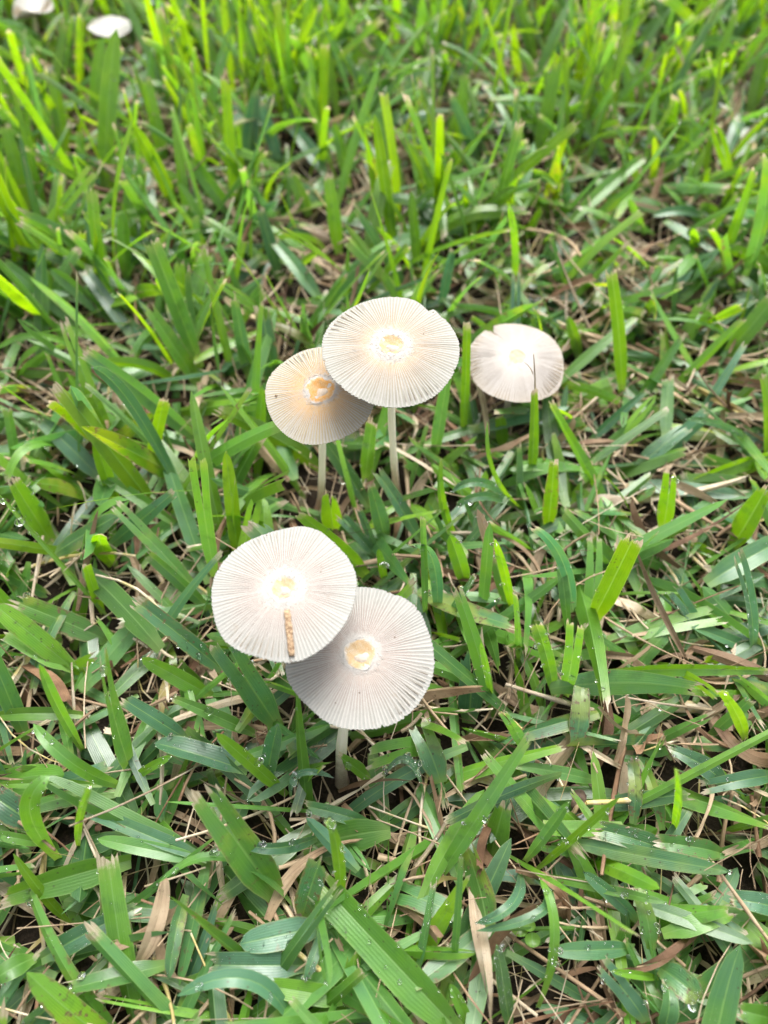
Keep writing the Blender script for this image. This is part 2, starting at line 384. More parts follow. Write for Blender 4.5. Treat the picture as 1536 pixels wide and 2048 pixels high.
def mushroom(label, px, py, z, R, tilt, dome, base, seed, panel, npl=118, notches=(), disc=((.39, .27, .145), (.42, .325, .22)),
             ring=(.15, .30), tanamt=.5, tancol=(.70, .52, .32), stem_r=(.0010, .0013), stem_bend=(0, 0), grains=900, wave=.018,
             ridge_gain=.9, boss=True, rdisc=.135, tan_r=(.3, .55), stemcol=((.90, .85, .73), (.62, .45, .34)), pleat=1.0, white=(.44, .42, .392)):
    rg = np.random.default_rng(seed)
    C = unproj(px, py, z)
    rot = Matrix.Rotation(math.radians(tilt[1]), 3, 'Y') @ Matrix.Rotation(math.radians(tilt[0]), 3, 'X')
    RM = np.array(rot)
    G = at_height(base[0], base[1], 0.0); G[2] = -.003
    root = obj('mushroom', None, loc=G); root.empty_display_size = .01
    tag(root, label, 'mushroom', 'pleated mushrooms standing in the lawn')
    CAPS.append((C, RM, R, dome))
    # --- surface of the cap
    k = 6
    ph = np.array([0, .13, .3, .5, .7, .87])
    U = (np.arange(npl)[:, None]+ph[None]).reshape(-1); U = np.append(U, npl)
    th = U/npl*2*math.pi
    warp = .0
    for q in range(3, 9): warp = warp+rg.normal(0, .012)*np.sin(q*th+rg.uniform(0, 6.28))
    th_w = th+warp
    rr = np.concatenate([np.linspace(.06, .30, 9), np.linspace(.34, .93, 20), [.955, .975, .99, 1.0]])
    rim = np.ones_like(th)
    for q in (2, 3, 5, 7): rim += rg.normal(0, wave/2.2)*np.sin(q*th+rg.uniform(0, 6.28))
    notches = list(notches)+[(rg.uniform(0, 360), rg.uniform(.008, .026), rg.uniform(.8, 2.2), 'v') for _ in range(7)]
    for (ang, dep, hw, kind) in notches:
        d = (np.degrees(th)-ang+180) % 360-180
        if kind == 'v': rim -= dep*np.clip(1-np.abs(d)/hw, 0, 1)
        elif kind == 'step': rim -= dep*np.where(d < 0, np.clip(1+d/(hw*.14), 0, 1), np.clip(1-d/hw, 0, 1))
        else: rim -= dep*np.exp(-(d/hw)**2)
    RR, TT = np.meshgrid(rr, th_w, indexing='ij'); _, UU = np.meshgrid(rr, U, indexing='ij')
    rg_ = np.abs(2*(UU % 1.0)-1)                       # 1 on ridge, 0 mid panel
    jit = rg.uniform(.55, 1.25, npl+1)[np.floor(UU).astype(int) % npl]
    amp = pleat*.0075*R*sstep(.22, .62, RR)*jit
    ridge = rg_**2.2
    rad = R*RR*(1+(rim[None, :]-1)*sstep(.45, 1, RR)) + R*.016*(1-ridge)*sstep(.93, 1, RR)*jit
    ph1, ph2 = rg.uniform(0, 6.28, 2)
    def prof(r): return -dome*R*r**2.2 - .030*R*np.exp(-(r/.13)**2)*boss + .016*R*np.exp(-((r-.20)/.06)**2)
    Z = prof(RR)+amp*(ridge-.35)+R*wave*1.6*np.sin(2*TT+ph1)*RR**2+R*wave*np.sin(3*TT+ph2)*RR**2.5
    X, Y = rad*np.cos(TT), rad*np.sin(TT)
    nr, nc = RR.shape
    top = np.stack([X, Y, Z], -1)
    thick = R*(.012+.10*(1-RR)**1.5)
    bot = top.copy(); bot[..., 2] -= thick
    V = np.concatenate([top.reshape(-1, 3), bot.reshape(-1, 3)])
    uv = np.stack([UU, RR], -1).reshape(-1, 2); uv = np.concatenate([uv, uv])
    Q1 = grid_faces(nr, nc); Q2 = grid_faces(nr, nc, nr*nc)[:, ::-1]
    e = (nr-1)*nc+np.arange(nc-1); Q3 = np.stack([e, e+1, e+1+nr*nc, e+nr*nc], -1)[:, ::-1]
    Q = np.concatenate([Q1[:, ::-1], Q2[:, ::-1], Q3[:, ::-1]])
    Q = Q[:, ::-1]
    mat = cap_material('cap_'+str(seed), panel, white=white, ring=ring, tanamt=tanamt, tancol=tancol, ridge_gain=ridge_gain, tan_r=tan_r)
    cap = obj('cap', mesh_np('cap', V, Q, mat=mat, uv=uv), root)
    cap.matrix_local = Matrix.Translation(Vector(C-G)) @ rot.to_4x4()
    # --- disc in the middle
    nd, na = 9, 40
    r_ = np.linspace(0, 1, nd)[:, None]*rdisc*R*1.15; a_ = np.arange(na+1)[None]/na*2*math.pi
    rj = 1+.07*np.sin(3*a_+ph1)+.05*np.sin(5*a_+ph2)
    bx, by = r_*rj*np.cos(a_), r_*rj*np.sin(a_)
    bz = prof(r_/R)+.0035*R+.002*R*np.sin(bx*2600+ph1)*np.cos(by*2300)+.0*a_
    dm = disc_material('disc_'+str(seed), *disc, rdisc*R*1.15, tuple(c*1.0 for c in white))
    d = obj('disc', mesh_np('disc', np.stack([bx, by, bz], -1).reshape(-1, 3), grid_faces(nd, na+1), mat=dm), cap)
    d['label'] = 'tan disc in the middle of the cap'
    if boss:   # torn flap standing up in the disc
        nb, ma = 7, 26
        q = np.linspace(0, 1, nb)[:, None]; a_ = np.arange(ma+1)[None]/ma*2*math.pi
        rb = rdisc*R*.58*(1+.18*np.sin(2*a_+ph2)+.12*np.sin(3*a_+ph1)+.07*np.sin(7*a_))
        fx = q*rb*np.cos(a_)*1.15+.1*rdisc*R; fy = q*rb*np.sin(a_)*.85-.28*rdisc*R
        fz = prof(0)+.045*R*(1-q**2.4)+.013*R*np.sin(a_+1.9)*q+.0025*R*np.sin(fx*7000+ph1)*np.cos(fy*6500) - .004*R
        bm = flat_material('boss_'+str(seed), tuple(.6*c+.16 for c in disc[1]), (.48, .40, .325), 900, .0002, .85, .15)
        obj('boss', mesh_np('boss', np.stack([fx, fy, fz], -1).reshape(-1, 3), grid_faces(nb, ma+1), mat=bm), d)
    # --- powdery scales round the disc
    rs = (ring[0]+.01+(ring[1]-ring[0]+.05)*rg.beta(1.3, 2.2, grains)); an = rg.uniform(0, 6.283, grains)
    keep = rg.uniform(0, 1, grains) < (.72+.28*np.sin(an*2+ph1))
    keep &= rg.uniform(0, 1, grains) < .4
    rs, an = rs[keep], an[keep]; m = len(rs)
    ce = np.stack([R*rs*np.cos(an), R*rs*np.sin(an), prof(rs)+.0015*R], -1)
    ext = rg.uniform(0, 1, 260)**2*.45+.3; ea = rg.uniform(0, 6.283, 260)
    ce2 = np.stack([R*ext*np.cos(ea), R*ext*np.sin(ea), prof(ext)+.008*R], -1)
    Vd, Td = dots(m+260, np.vstack([ce, ce2]), np.concatenate([rg.uniform(.00005, .00015, m), rg.uniform(.00004, .00011, 260)]), rg)
    sc_ = obj('scale_ring', mesh_np('scale_ring', Vd, None, Td, mat=M_MEAL), cap)
    tag(sc_, kind='stuff', label='white powdery scales round the disc')
    # --- gills
    ng = 64; gv = []; gq = []
    gr = np.linspace(.12, .96, 8)
    for g in range(ng):
        a = g/ng*6.2832+rg.normal(0, .01)
        zt = prof(gr)-R*(.012+.10*(1-gr)**1.5)+.0002
        dp = R*.075*np.sin(np.clip((gr-.1)/.88, 0, 1)*math.pi)**.6+.0002
        x, y = gr*R*math.cos(a), gr*R*math.sin(a)
        gv.append(np.stack([np.stack([x, y, zt], -1), np.stack([x, y, zt-dp], -1)], 1).reshape(-1, 3))
        gq.append(grid_faces(8, 2, g*16))
    gl = obj('gills', mesh_np('gills', np.concatenate(gv), np.concatenate(gq), mat=M_GILL), cap)
    tag(gl, kind='stuff', label='thin tan gills under the cap')
    # --- stem
    topP = C-G + RM@np.array([0, 0, prof(.05)-R*.06])
    mid = topP*.5+np.array([stem_bend[0], stem_bend[1], 0])
    Pp = bez(np.zeros(3), mid*1.0+np.array([0, 0, 0]), topP, 26)
    t = np.linspace(0, 1, 26)
    ra = stem_r[1]+(stem_r[0]-stem_r[1])*t**.7
    ra = ra*(1+.05*np.sin(t*23+ph1))+.0009*np.exp(-t/.05)+.0006*sstep(.95, 1, t)
    Vs, Qs, Ts, uvs = tube(Pp, ra, 14)
    obj('stem', mesh_np('stem', Vs, Qs, Ts, mat=stem_material('stem_'+str(seed), *stemcol), uv=uvs), root)
    STEMS.append((Pp+G, ra))
    return root, cap, C, RM, prof

PAN_PALE = [(0.0, (.40, .335, .295)), (.35, (.345, .278, .245)), (.62, (.335, .295, .262)), (.82, (.315, .31, .28)), (1.0, (.325, .33, .305))]
PAN_TAN = [(0.0, (.45, .32, .20)), (.35, (.41, .285, .172)), (.60, (.355, .295, .215)), (.82, (.32, .305, .25)), (1.0, (.325, .325, .285))]
PAN_OCHRE = [(0.0, (.55, .32, .135)), (.34, (.51, .295, .115)), (.60, (.44, .305, .155)), (.80, (.39, .32, .20)), (1.0, (.375, .345, .26))]
PAN_CHALK = [(0.0, (.62, .60, .57)), (.4, (.60, .58, .55)), (1.0, (.56, .53, .49))]
PAN_WHITE = [(0.0, (0.494, 0.457, 0.412)), (.4, (0.449, 0.402, 0.359)), (.75, (0.359, 0.314, 0.275)), (1.0, (0.370, 0.308, 0.238))]
mA = mushroom('white pleated mushroom with a brown strip of dry grass lying on its cap', 567, 1176, .1665, .0172, (-3, -3), .07,
              (640, 1330), 21, PAN_PALE, tanamt=.25, tancol=(.54, .43, .36), stem_r=(.0013, .0016), stem_bend=(.002, 0), grains=1300, ring=(.15, .33), rdisc=.15)
mB = mushroom('white pleated mushroom whose cap lies partly under the cap with the brown strip', 720, 1308, .1745, .0180, (4, -2), .06,
              (684, 1566), 22, PAN_PALE, notches=((-73, .035, 1.6, 'v'), (62, .02, 4, 'v')), tanamt=.3, tancol=(.52, .41, .33),
              stem_r=(.0013, .0017), stem_bend=(-.004, -.003), disc=((.40, .275, .14), (.42, .325, .215)), stemcol=((.88, .83, .71), (.44, .33, .27)), ring=(.19, .30), rdisc=.185)
mT = mushroom('tall off-white pleated mushroom with a notch in its cap rim, above the ochre one', 782, 690, .183, .01775, (3, 2), .09,
              (796, 992), 23, PAN_TAN, notches=((52, .085, 17, 'step'), (40, .02, 5, 'v')), tanamt=.55, tancol=(.58, .41, .24), stem_bend=(-.0015, 0),
              grains=1200, ring=(.16, .34), rdisc=.165, disc=((.42, .265, .13), (.43, .32, .22)))
mL = mushroom('ochre-tinted pleated mushroom tucked under the rim of the notched cap', 641, 779, .192, .0154, (7, -5), .10,
              (639, 1012), 24, PAN_OCHRE, tanamt=.85, tancol=(.60, .36, .13), disc=((.47, .235, .065), (.46, .295, .14)), rdisc=.235,
              ring=(.24, .33), stem_bend=(.001, 0), grains=800, tan_r=(.3, .72))
mR = mushroom('small chalk-white mushroom with a deep nick in its rim, standing apart behind a dry stalk', 1034, 714, .240, .0168, (3, 1), .17,
              (1006, 860), 25, PAN_WHITE, notches=((118, .17, 7, 'v'), (188, .07, 13, 'g')), tanamt=.10, tancol=(.74, .60, .46), disc=((.40, .27, .175), (.42, .325, .25)),
              boss=False, rdisc=.17, ring=(.17, .33), wave=.022, ridge_gain=.95, pleat=1.4, white=(.50, .475, .45), stemcol=((.58, .53, .45), (.42, .34, .26)))
mF = mushroom('tiny flat white mushroom far back, half hidden by two tall grass blades', 219, 50, .365, .0108, (-2, 4), .05,
              (222, 128), 26, PAN_CHALK, npl=90, tanamt=.05, disc=((.66, .54, .46), (.78, .70, .62)), boss=False, ring=(.13, .38), wave=.016, white=(.70, .69, .68), grains=400, pleat=.6)
mG = mushroom('tiny curled mushroom with an upturned rim, farthest back in the grass', 66, 18, .372, .0108, (3, -8), -.16,
              (75, 100), 27, PAN_CHALK, npl=90, tanamt=.3, disc=((.66, .54, .46), (.78, .70, .62)), boss=False, ring=(.13, .30), wave=.10, white=(.66, .64, .60), grains=300, pleat=.6)

# the dry strip on the cap, and the speck on the ochre cap
def on_cap(m, R, x, y, dz=0.0):
    root, cap, C, RM, prof = m
    r = math.hypot(x, y)
    return C + RM@np.array([x*R, y*R, prof(np.array(r))+dz])
def cap_strip():
    R = .0172; k = 14; n = 7
    V = []
    rg = np.random.default_rng(5)
    for i in range(k):
        t = i/(k-1); x = .075+.105*t; y = -.33-.63*t
        c = on_cap(mA, R, x, y, .00034+.00004*math.sin(t*9))
        for j in range(n):
            s = j/(n-1)*2-1
            w = .00072*(.85+.25*math.sin(t*2.6+.4))*(1+.1*math.sin(t*17)+.08*rg.normal())
            V.append(c+mA[3]@np.array([s*w*.99, s*w*.16, .00007*(1-s*s)+rg.normal()*.00004]))
    V = np.array(V); B = V-np.array([0, 0, .0003])
    A = np.concatenate([V, B]); Q = np.concatenate([grid_faces(k, n), grid_faces(k, n, k*n)[:, ::-1]])
    a = np.arange(k-1)*n
    Q = np.concatenate([Q, np.stack([a, a+n, a+n+k*n, a+k*n], -1), np.stack([a+n-1, a+n-1+k*n, a+2*n-1+k*n, a+2*n-1], -1)])
    e = np.arange(n-1); f = (k-1)*n+e
    Q = np.concatenate([Q, np.stack([e, e+k*n, e+1+k*n, e+1], -1), np.stack([f, f+1, f+1+k*n, f+k*n], -1)])
    mt = flat_material('dry_strip', (.12, .066, .036), (.40, .29, .18), 1700, .0003, .8, .2)
    o = obj('dry_grass_strip', mesh_np('dry_grass_strip', A-A[0], Q, mat=mt), loc=A[0])
    tag(o, 'brown mottled strip of dry grass lying on a white mushroom cap', 'dry grass')
    c = on_cap(mL, .0154, -.80, -.06, .0004)
    Vd, Td = dots(3, np.array([[0, 0, 0], [.00035, .0001, 0], [.0001, -.0003, .0001]]), np.array([.0004, .0003, .00025]), rg)
    o = obj('debris_speck', mesh_np('debris_speck', Vd, None, Td, mat=mt), loc=c)
    tag(o, 'tiny brown speck on the rim of the ochre mushroom cap', 'speck')
cap_strip()

# ------------------------------------------------------------------ leaves
def leaf_sheet(P0, P1, P2, S, width, fold, twist, tipk, split, rg, rows=11, hi=True, wavy=0.06):
    """all leaves at once. tipk 1 = mown, 0 = pointed. returns V (N,rows*cols,3), UV, quads (per leaf)"""
    N = len(P0)
    s = np.array([-1, -.82, -.62, -.42, -.2, 0, 0, .2, .42, .62, .82, 1]) if hi == 2 else np.array([-1, -.66, -.33, 0, 0, .33, .66, 1]) if hi else np.array([-1, 0, 0, 1.])
    side = np.array([-1]*(len(s)//2)+[1]*(len(s)//2))
    cols = len(s)
    t = np.linspace(0, 1, rows)
    t = 1-(1-t)**1.15
    T = np.broadcast_to(t[None, :, None], (N, rows, cols)).copy()
    jag = rg.normal(0, .048, (N, cols))+rg.normal(0, .05, (N, 1))*s[None]*.8
    jag += (rg.uniform(0, 1, (N, cols)) < .18)*rg.uniform(-.12, .12, (N, cols))
    jag[:, cols//2] = jag[:, cols//2-1]*np.where(split > 0, -1, 1)
    L = np.linalg.norm(P1-P0, axis=1)+np.linalg.norm(P2-P1, axis=1)
    jag *= np.clip(width/L*4, .25, 1.4)[:, None]*1.0
    T[:, -1, :] += jag*tipk[:, None]; T[:, -2, :] += jag*tipk[:, None]*.45
    tt = T[..., None]
    C = (1-tt)**2*P0[:, None, None]+2*tt*(1-tt)*P1[:, None, None]+tt*tt*P2[:, None, None]
    D = 2*(1-tt)*(P1-P0)[:, None, None]+2*tt*(P2-P1)[:, None, None]
    D /= np.linalg.norm(D, axis=-1, keepdims=True)+1e-12
    Sx = S[:, None, None]-D*np.sum(S[:, None, None]*D, -1, keepdims=True)
    Sx /= np.linalg.norm(Sx, axis=-1, keepdims=True)+1e-12
    Nn = np.cross(Sx, D)
    a = (twist[:, None, None]*T)[..., None]
    Sx, Nn = Sx*np.cos(a)+Nn*np.sin(a), Nn*np.cos(a)-Sx*np.sin(a)
    tap = rg.uniform(.05, .5, (N, 1, 1)); wc = (.50+.50*sstep(0, .32, T))*(1-tap*sstep(.4, 1.05, T))
    wp = (.50+.50*sstep(0, .32, T))*np.sqrt(np.clip(1-np.clip((T-.5)/.5, 0, 1)**2.6, .0016, 1))
    k = tipk[:, None, None]
    w = (wc*k+wp*(1-k))*width[:, None, None]/2
    ss = s[None, None]*np.ones_like(T)
    gap = split[:, None, None]*sstep(.55, 1.0, T)*.28
    off = ss*w + side[None, None]*gap*w
    ph = rg.uniform(0, 6.28, (N, 1, 1)); fr = rg.uniform(5, 12, (N, 1, 1))
    up = fold[:, None, None]*np.abs(ss)*w + wavy*w*np.abs(ss)*np.sin(T*fr+ph+ss*1.2) + split[:, None, None]*side[None, None]*.12*w*sstep(.6, 1, T)
    V = C+Sx*off[..., None]+Nn*up[..., None]
    UV = np.stack([(ss+1)/2, T], -1)
    g = np.arange(rows-1)[:, None]*cols
    cc = np.array([c for c in range(cols-1) if c != cols//2-1])[None]
    i = g+cc
    Q = np.stack([i, i+1, i+cols+1, i+cols], -1).reshape(-1, 4)
    return V.reshape(N, -1, 3), UV.reshape(N, -1, 2), Q

def side_vec(P0, P2, roll):
    d = P2-P0
    h = np.stack([-d[:, 1], d[:, 0], np.zeros(len(d))], -1)
    nn = np.linalg.norm(h, axis=1)
    bad = nn < 1e-5
    h[bad] = [1, 0, 0]; h /= np.linalg.norm(h, axis=1)[:, None]
    dn = d/np.linalg.norm(d, axis=1)[:, None]
    q = np.cross(h, dn)
    return h*np.cos(roll)[:, None]+q*np.sin(roll)[:, None]

def blocked(P0, P1, P2, width, S, pad=1.04, stems=True, front=True):
    """True for leaves that would pass in front of, or through, a cap or hide a stem"""
    N = len(P0); bad = np.zeros(N, bool)
    ts = np.linspace(0.05, 1.03, 11)
    prevd = [None]*len(CAPS)
    for t in ts:
        c = (1-t)**2*P0+2*t*(1-t)*P1+t*t*P2
        for e in (-.5, .5):
            p = c+S*(width*e)[:, None]
            px, py, z = proj(p)
            bad |= z < .085
            for ic, (Cc, RM, R, dome) in enumerate(CAPS):
                nrm = RM[:, 2]; ray = p-CAMP
                lam = ((Cc-CAMP)@nrm)/(ray@nrm)                 # lam > 1: leaf is nearer than the cap
                hit = CAMP+ray*lam[:, None]-Cc
                rr = np.linalg.norm(hit, axis=1)
                if front: bad |= (rr < R*pad) & (lam > .985)
                lp = (p-Cc)@RM                                    # cap space
                rl = np.hypot(lp[:, 0], lp[:, 1])
                bad |= (rl < R*1.02) & (lp[:, 2] > -dome*R-.0035) & (lp[:, 2] < .004)
            if stems:
                for i, (Pp, ra) in enumerate(STEMS[:5]):
                    if i == 0: continue
                    vis = {1: (3, 25), 2: (3, 25), 3: (3, 25), 4: (14, 25)}[i]
                    sx, sy, sz = proj(Pp[vis[0]:vis[1]])
                    d = np.hypot(px[:, None]-sx[None], py[:, None]-sy[None])
                    j = d.argmin(1)
                    bad |= (d.min(1) < 17) & (z < sz[j])
    # nothing may cut a stem
    for t in ts:
        c = (1-t)**2*P0+2*t*(1-t)*P1+t*t*P2
        for (Pp, ra) in STEMS:
            d = np.linalg.norm(c[:, None]-Pp[None], axis=2).min(1)
            bad |= d < .0022+width*.3
    return bad

# hand-placed blades: base pixel, tip pixel, width in pixels, pose, colour, tip, damage, [middle pixel]
# pose U upright, M leaning, F lying; colour y yellow-green, g mid, b blue-green, d dark; tip c mown, s split, p pointed
HERO = """
560,1800 405,1582 74 M g s 2
930,2075 645,1770 74 F g c 1
262,1720 5,1795 60 F y c 1
82,1918 270,1818 44 F b c 1
410,1722 195,1678 30 F g p 0
415,1720 170,1618 30 F b c 0
118,1718 100,1552 38 M y p 1 60,1625
158,1700 184,1565 15 U y p 1
90,1688 -10,1668 22 F y p 0
595,1822 315,1768 24 M g p 0 455,1715
648,1668 477,1684 27 M b c 1 560,1695
683,1812 655,1640 25 M y c 0 675,1700
742,1648 612,1612 28 F b c 1
605,1832 640,1722 48 M d c 3
648,1852 480,1888 54 F b p 2
612,1930 420,1930 50 F b c 1
712,1998 520,1968 40 F y p 1
588,2060 355,1992 34 M b p 1 500,1960
655,1845 611,1962 22 F b p 2
372,1790 338,1958 30 F d p 3
332,1930 138,1978 40 F g c 2
50,2060 150,1975 52 F b c 1
75,1650 -20,1585 58 F d c 3
70,1915 -10,1960 40 F y c 1
262,1545 205,1313 56 U g s 1
247,1572 67,1447 28 M y p 0 150,1530
165,1500 78,1328 22 U g p 0
378,1482 246,1398 38 M b c 1
494,1542 310,1486 50 F b p 0
515,1470 346,1396 28 M y c 0
422,1392 283,1316 38 M y p 0
556,1455 441,1283 56 M d s 1
148,1336 16,1264 48 M y c 1
168,1430 -10,1432 27 F y p 0
205,1570 -10,1570 18 F y p 0
265,1558 343,1512 18 M y p 0
574,1590 432,1466 27 M y p 0
402,885 170,703 36 U g c 0
400,735 303,483 36 U g c 0
397,770 297,618 36 U y c 2
253,560 247,425 28 U y p 0
172,664 3,522 30 U g c 0
232,648 100,537 28 U g p 0
267,680 170,542 28 M b c 1
272,708 62,640 16 M y p 0
192,722 -8,700 14 M y p 0 85,672
372,1008 185,735 30 U b p 0 270,820
208,962 77,835 38 M b c 0
432,1165 395,918 30 U g s 1
392,1178 232,1012 32 M g s 2
418,1218 297,1108 30 M g c 0
222,1240 -5,985 10 M y p 0
207,1228 172,1128 20 U y c 0
222,1284 33,1205 46 M y c 3
148,1338 -12,1208 44 M y p 2
102,1083 25,962 46 U y c 0
352,1048 200,950 25 M y c 0
458,1350 274,1204 38 M d c 3
142,902 14,962 20 M y c 0 60,893
236,1012 190,878 27 U y p 0
914,1078 882,921 18 U y c 0 884,1005
737,1155 597,1026 40 U y c 0
666,1062 660,990 42 U y s 0
772,1085 740,970 34 U d c 1
730,965 745,845 28 U g c 0
842,1085 755,945 30 M d c 2
874,1255 826,1088 26 U b s 0 868,1130
932,1173 899,1070 32 U y p 0
1032,1012 903,986 18 M b p 1 965,965
1028,1014 913,1012 18 M b p 1 970,992
1026,1228 990,1077 20 U y p 0
1050,1022 975,845 9 U y p 0 990,950
850,1245 845,1033 14 U g c 0
752,1113 681,1033 22 M b s 1
756,1112 719,1018 18 M b c 1
890,1255 951,1153 23 U b c 0
908,1265 998,1198 18 M b c 1
1022,1235 955,1018 26 M g p 9
771,1172 757,1098 16 U y p 0
738,1015 640,868 30 M d p 0
1182,1246 1267,1076 45 U y c 1
1215,1282 1437,1230 40 M y s 1
1203,1345 1545,1342 28 F y c 0
1325,1063 1341,943 34 U y s 1
1465,1093 1532,978 50 U y c 1
1388,962 1550,908 32 M y p 0
1146,1246 1068,1055 25 U b c 0 1128,1130
1108,1392 1072,1248 28 U y c 0
1130,1392 1151,1248 33 U g s 0
983,1398 962,1284 15 U y p 0
1037,1333 1032,1188 18 U g c 0
1506,1308 1472,1108 32 U b s 1
1400,1263 1346,1178 28 M b s 1
1413,1168 1550,1088 48 F b c 0
1032,1487 924,1455 18 M y p 0
1052,1503 1004,1424 25 U g s 1
1150,1490 1162,1368 40 F b c 3
1094,1065 1108,922 30 U y c 3
1512,1307 1384,1254 27 M b p 0
868,1768 1056,1478 33 M g c 0
1333,1702 1194,1658 42 F b c 2
1442,1706 1314,1684 38 F g c 4
1070,1742 1240,1594 16 M y p 0
1050,1722 1138,1604 22 M g p 0
1038,1738 953,1846 23 M b p 0 1028,1805
1042,1738 953,1862 21 M b p 0 1095,1812
1080,1750 1332,1806 19 M y p 0
1276,1842 1167,1744 30 F b p 0
1197,1562 1029,1530 27 M g c 0
1075,2014 1080,1758 21 M y p 0 1108,1870
1268,1896 1103,1902 34 F b p 1
1325,1868 1461,1824 38 F y c 0
1345,1662 1356,1543 24 U y c 0
1550,1815 1464,1798 40 F b c 1
1320,1935 1396,1998 54 F b p 3
1325,2060 1336,1972 40 F b c 0
905,1962 922,1713 16 M g c 0
834,1948 868,1768 26 F b c 0
1020,2060 993,1888 30 M d p 0
942,2060 900,1968 24 M y p 0
1266,1648 1264,1522 28 F b c 3
1324,1660 1283,1522 24 F g c 3
1452,1568 1340,1498 40 F b c 1
1550,1550 1404,1576 32 F b s 1
1302,1898 1274,1778 34 F g c 2
1292,2044 1204,1930 40 F b s 1
1317,1956 1224,1942 16 M y p 0
1550,2040 1480,2020 54 F y c 0
822,1606 722,1450 35 M b s 2
882,1565 836,1450 50 F b s 2
740,1558 680,1514 32 M y c 1
850,1606 768,1552 18 M b c 1 818,1522
535,1555 556,1448 36 M b p 1
585,1606 667,1556 14 M b p 0 596,1548
210,392 233,58 34 U y p 0
186,242 206,74 22 U y p 0
136,322 106,145 28 U y c 0
676,240 643,55 22 U y p 0
699,375 668,245 22 U y p 0
804,385 749,219 28 U g p 0
780,246 721,123 26 U y c 0
679,518 656,352 28 U y c 0
618,432 582,350 28 U y c 0
642,604 549,483 30 M b c 0
652,352 582,253 30 M b c 0
835,560 822,382 20 U y p 0
472,443 380,321 30 U y c 0
438,158 400,53 26 U y c 0
902,487 833,405 22 M b c 0
495,332 512,185 34 U d c 0
1072,328 1118,124 30 U y c 0
1262,122 1346,3 24 U y c 0
1138,448 1285,318 28 M y c 0
1221,338 1152,223 16 U y p 0
1069,118 1028,8 26 U y c 0
1090,92 1103,-10 22 U y c 0
1357,603 1441,523 20 M y c 0
1052,478 1084,418 24 U y c 0
1289,468 1257,398 16 U y p 0
1408,432 1305,432 20 F b p 0
1263,248 1249,123 20 U y c 0
926,888 934,645 18 U y c 0
867,928 900,728 26 U g c 0
1104,778 1271,637 22 M y c 0
1158,718 1136,634 22 U y p 0
1244,798 1222,543 26 U y c 0
1264,823 1364,673 28 M g c 0
1062,972 1068,779 20 U y c 0
1171,891 1293,781 20 M b c 0
1389,851 1489,690 18 M b c 0
1448,718 1545,602 36 U y c 0
1362,605 1436,521 22 M y c 0
1273,935 1373,856 36 M b c 0
1005,893 1000,833 24 U y c 0
1500,880 1372,838 14 M b p 0 1440,850
60,420 10,250 30 U y c 0
330,330 290,160 28 U y c 0
560,330 520,210 26 U b c 0
915,300 930,150 26 U y c 0
960,330 900,190 24 U b c 0
1500,230 1530,110 30 U y c 0
1440,330 1480,240 24 M b c 0
880,620 905,500 22 U b c 0
500,760 470,600 30 U d c 0
560,560 520,420 28 U d c 0
300,950 330,800 26 U y c 0
1490,1480 1440,1380 26 U y c 0
1420,1470 1500,1400 24 M g c 0
"""
HUE = {'y': (.50, .68), 'g': (.36, .50), 'b': (.08, .28), 'd': (.18, .34)}
def parse_hero():
    H = []
    for ln in HERO.strip().split('\n'):
        q = ln.split()
        b = tuple(map(float, q[0].split(','))); t = tuple(map(float, q[1].split(',')))
        w = float(q[2]); pose, colr, tip = q[3], q[4], q[5]; dmg = int(q[6])
        m = tuple(map(float, q[7].split(','))) if len(q) > 7 else None
        hb = {'U': .004, 'M': .006, 'F': .011}[pose] + random.uniform(0, .002)
        B = at_height(b[0], b[1], hb)
        # height at which the tip would stand straight over the base
        d = Rv*((t[0]-W0/2)/FPX) + Uv*(-(t[1]-H0/2)/FPX) + Fv
        lam = max(B[1], .01)/max(d[1], .05); hv = (CAMP+d*lam)[2]
        if pose == 'F': ht = hb+random.uniform(.002, .006)
        else:
            f = .80 if pose == 'U' else .5
            ht = np.clip(hv*f, .012 if pose == 'M' else .02, .062 if pose == 'U' else .042)
            if pose == 'M' and hv < .02: ht = .022
        T = at_height(t[0], t[1], ht)
        if m: Mq = at_height(m[0], m[1], hb+(ht-hb)*.6+(.008 if pose == 'M' else .0))
        else:
            Mq = (B+T)/2; Mq = Mq+np.array([0, 0, .0025 if pose == 'F' else np.linalg.norm(T-B)*.05])
        P1 = 2*Mq-(B+T)/2
        zm = proj(Mq)[2]
        H.append(dict(B=B, P1=P1, T=T, w=w*zm/FPX, pose=pose, col=colr, tip=tip, dmg=dmg))
    return H
HE = parse_hero()

GREEN = []        # every leaf: dict of arrays, later split into things and stuff
hP0 = np.array([h['B'] for h in HE]); hP1 = np.array([h['P1'] for h in HE]); hP2 = np.array([h['T'] for h in HE])
hw = np.array([h['w'] for h in HE])
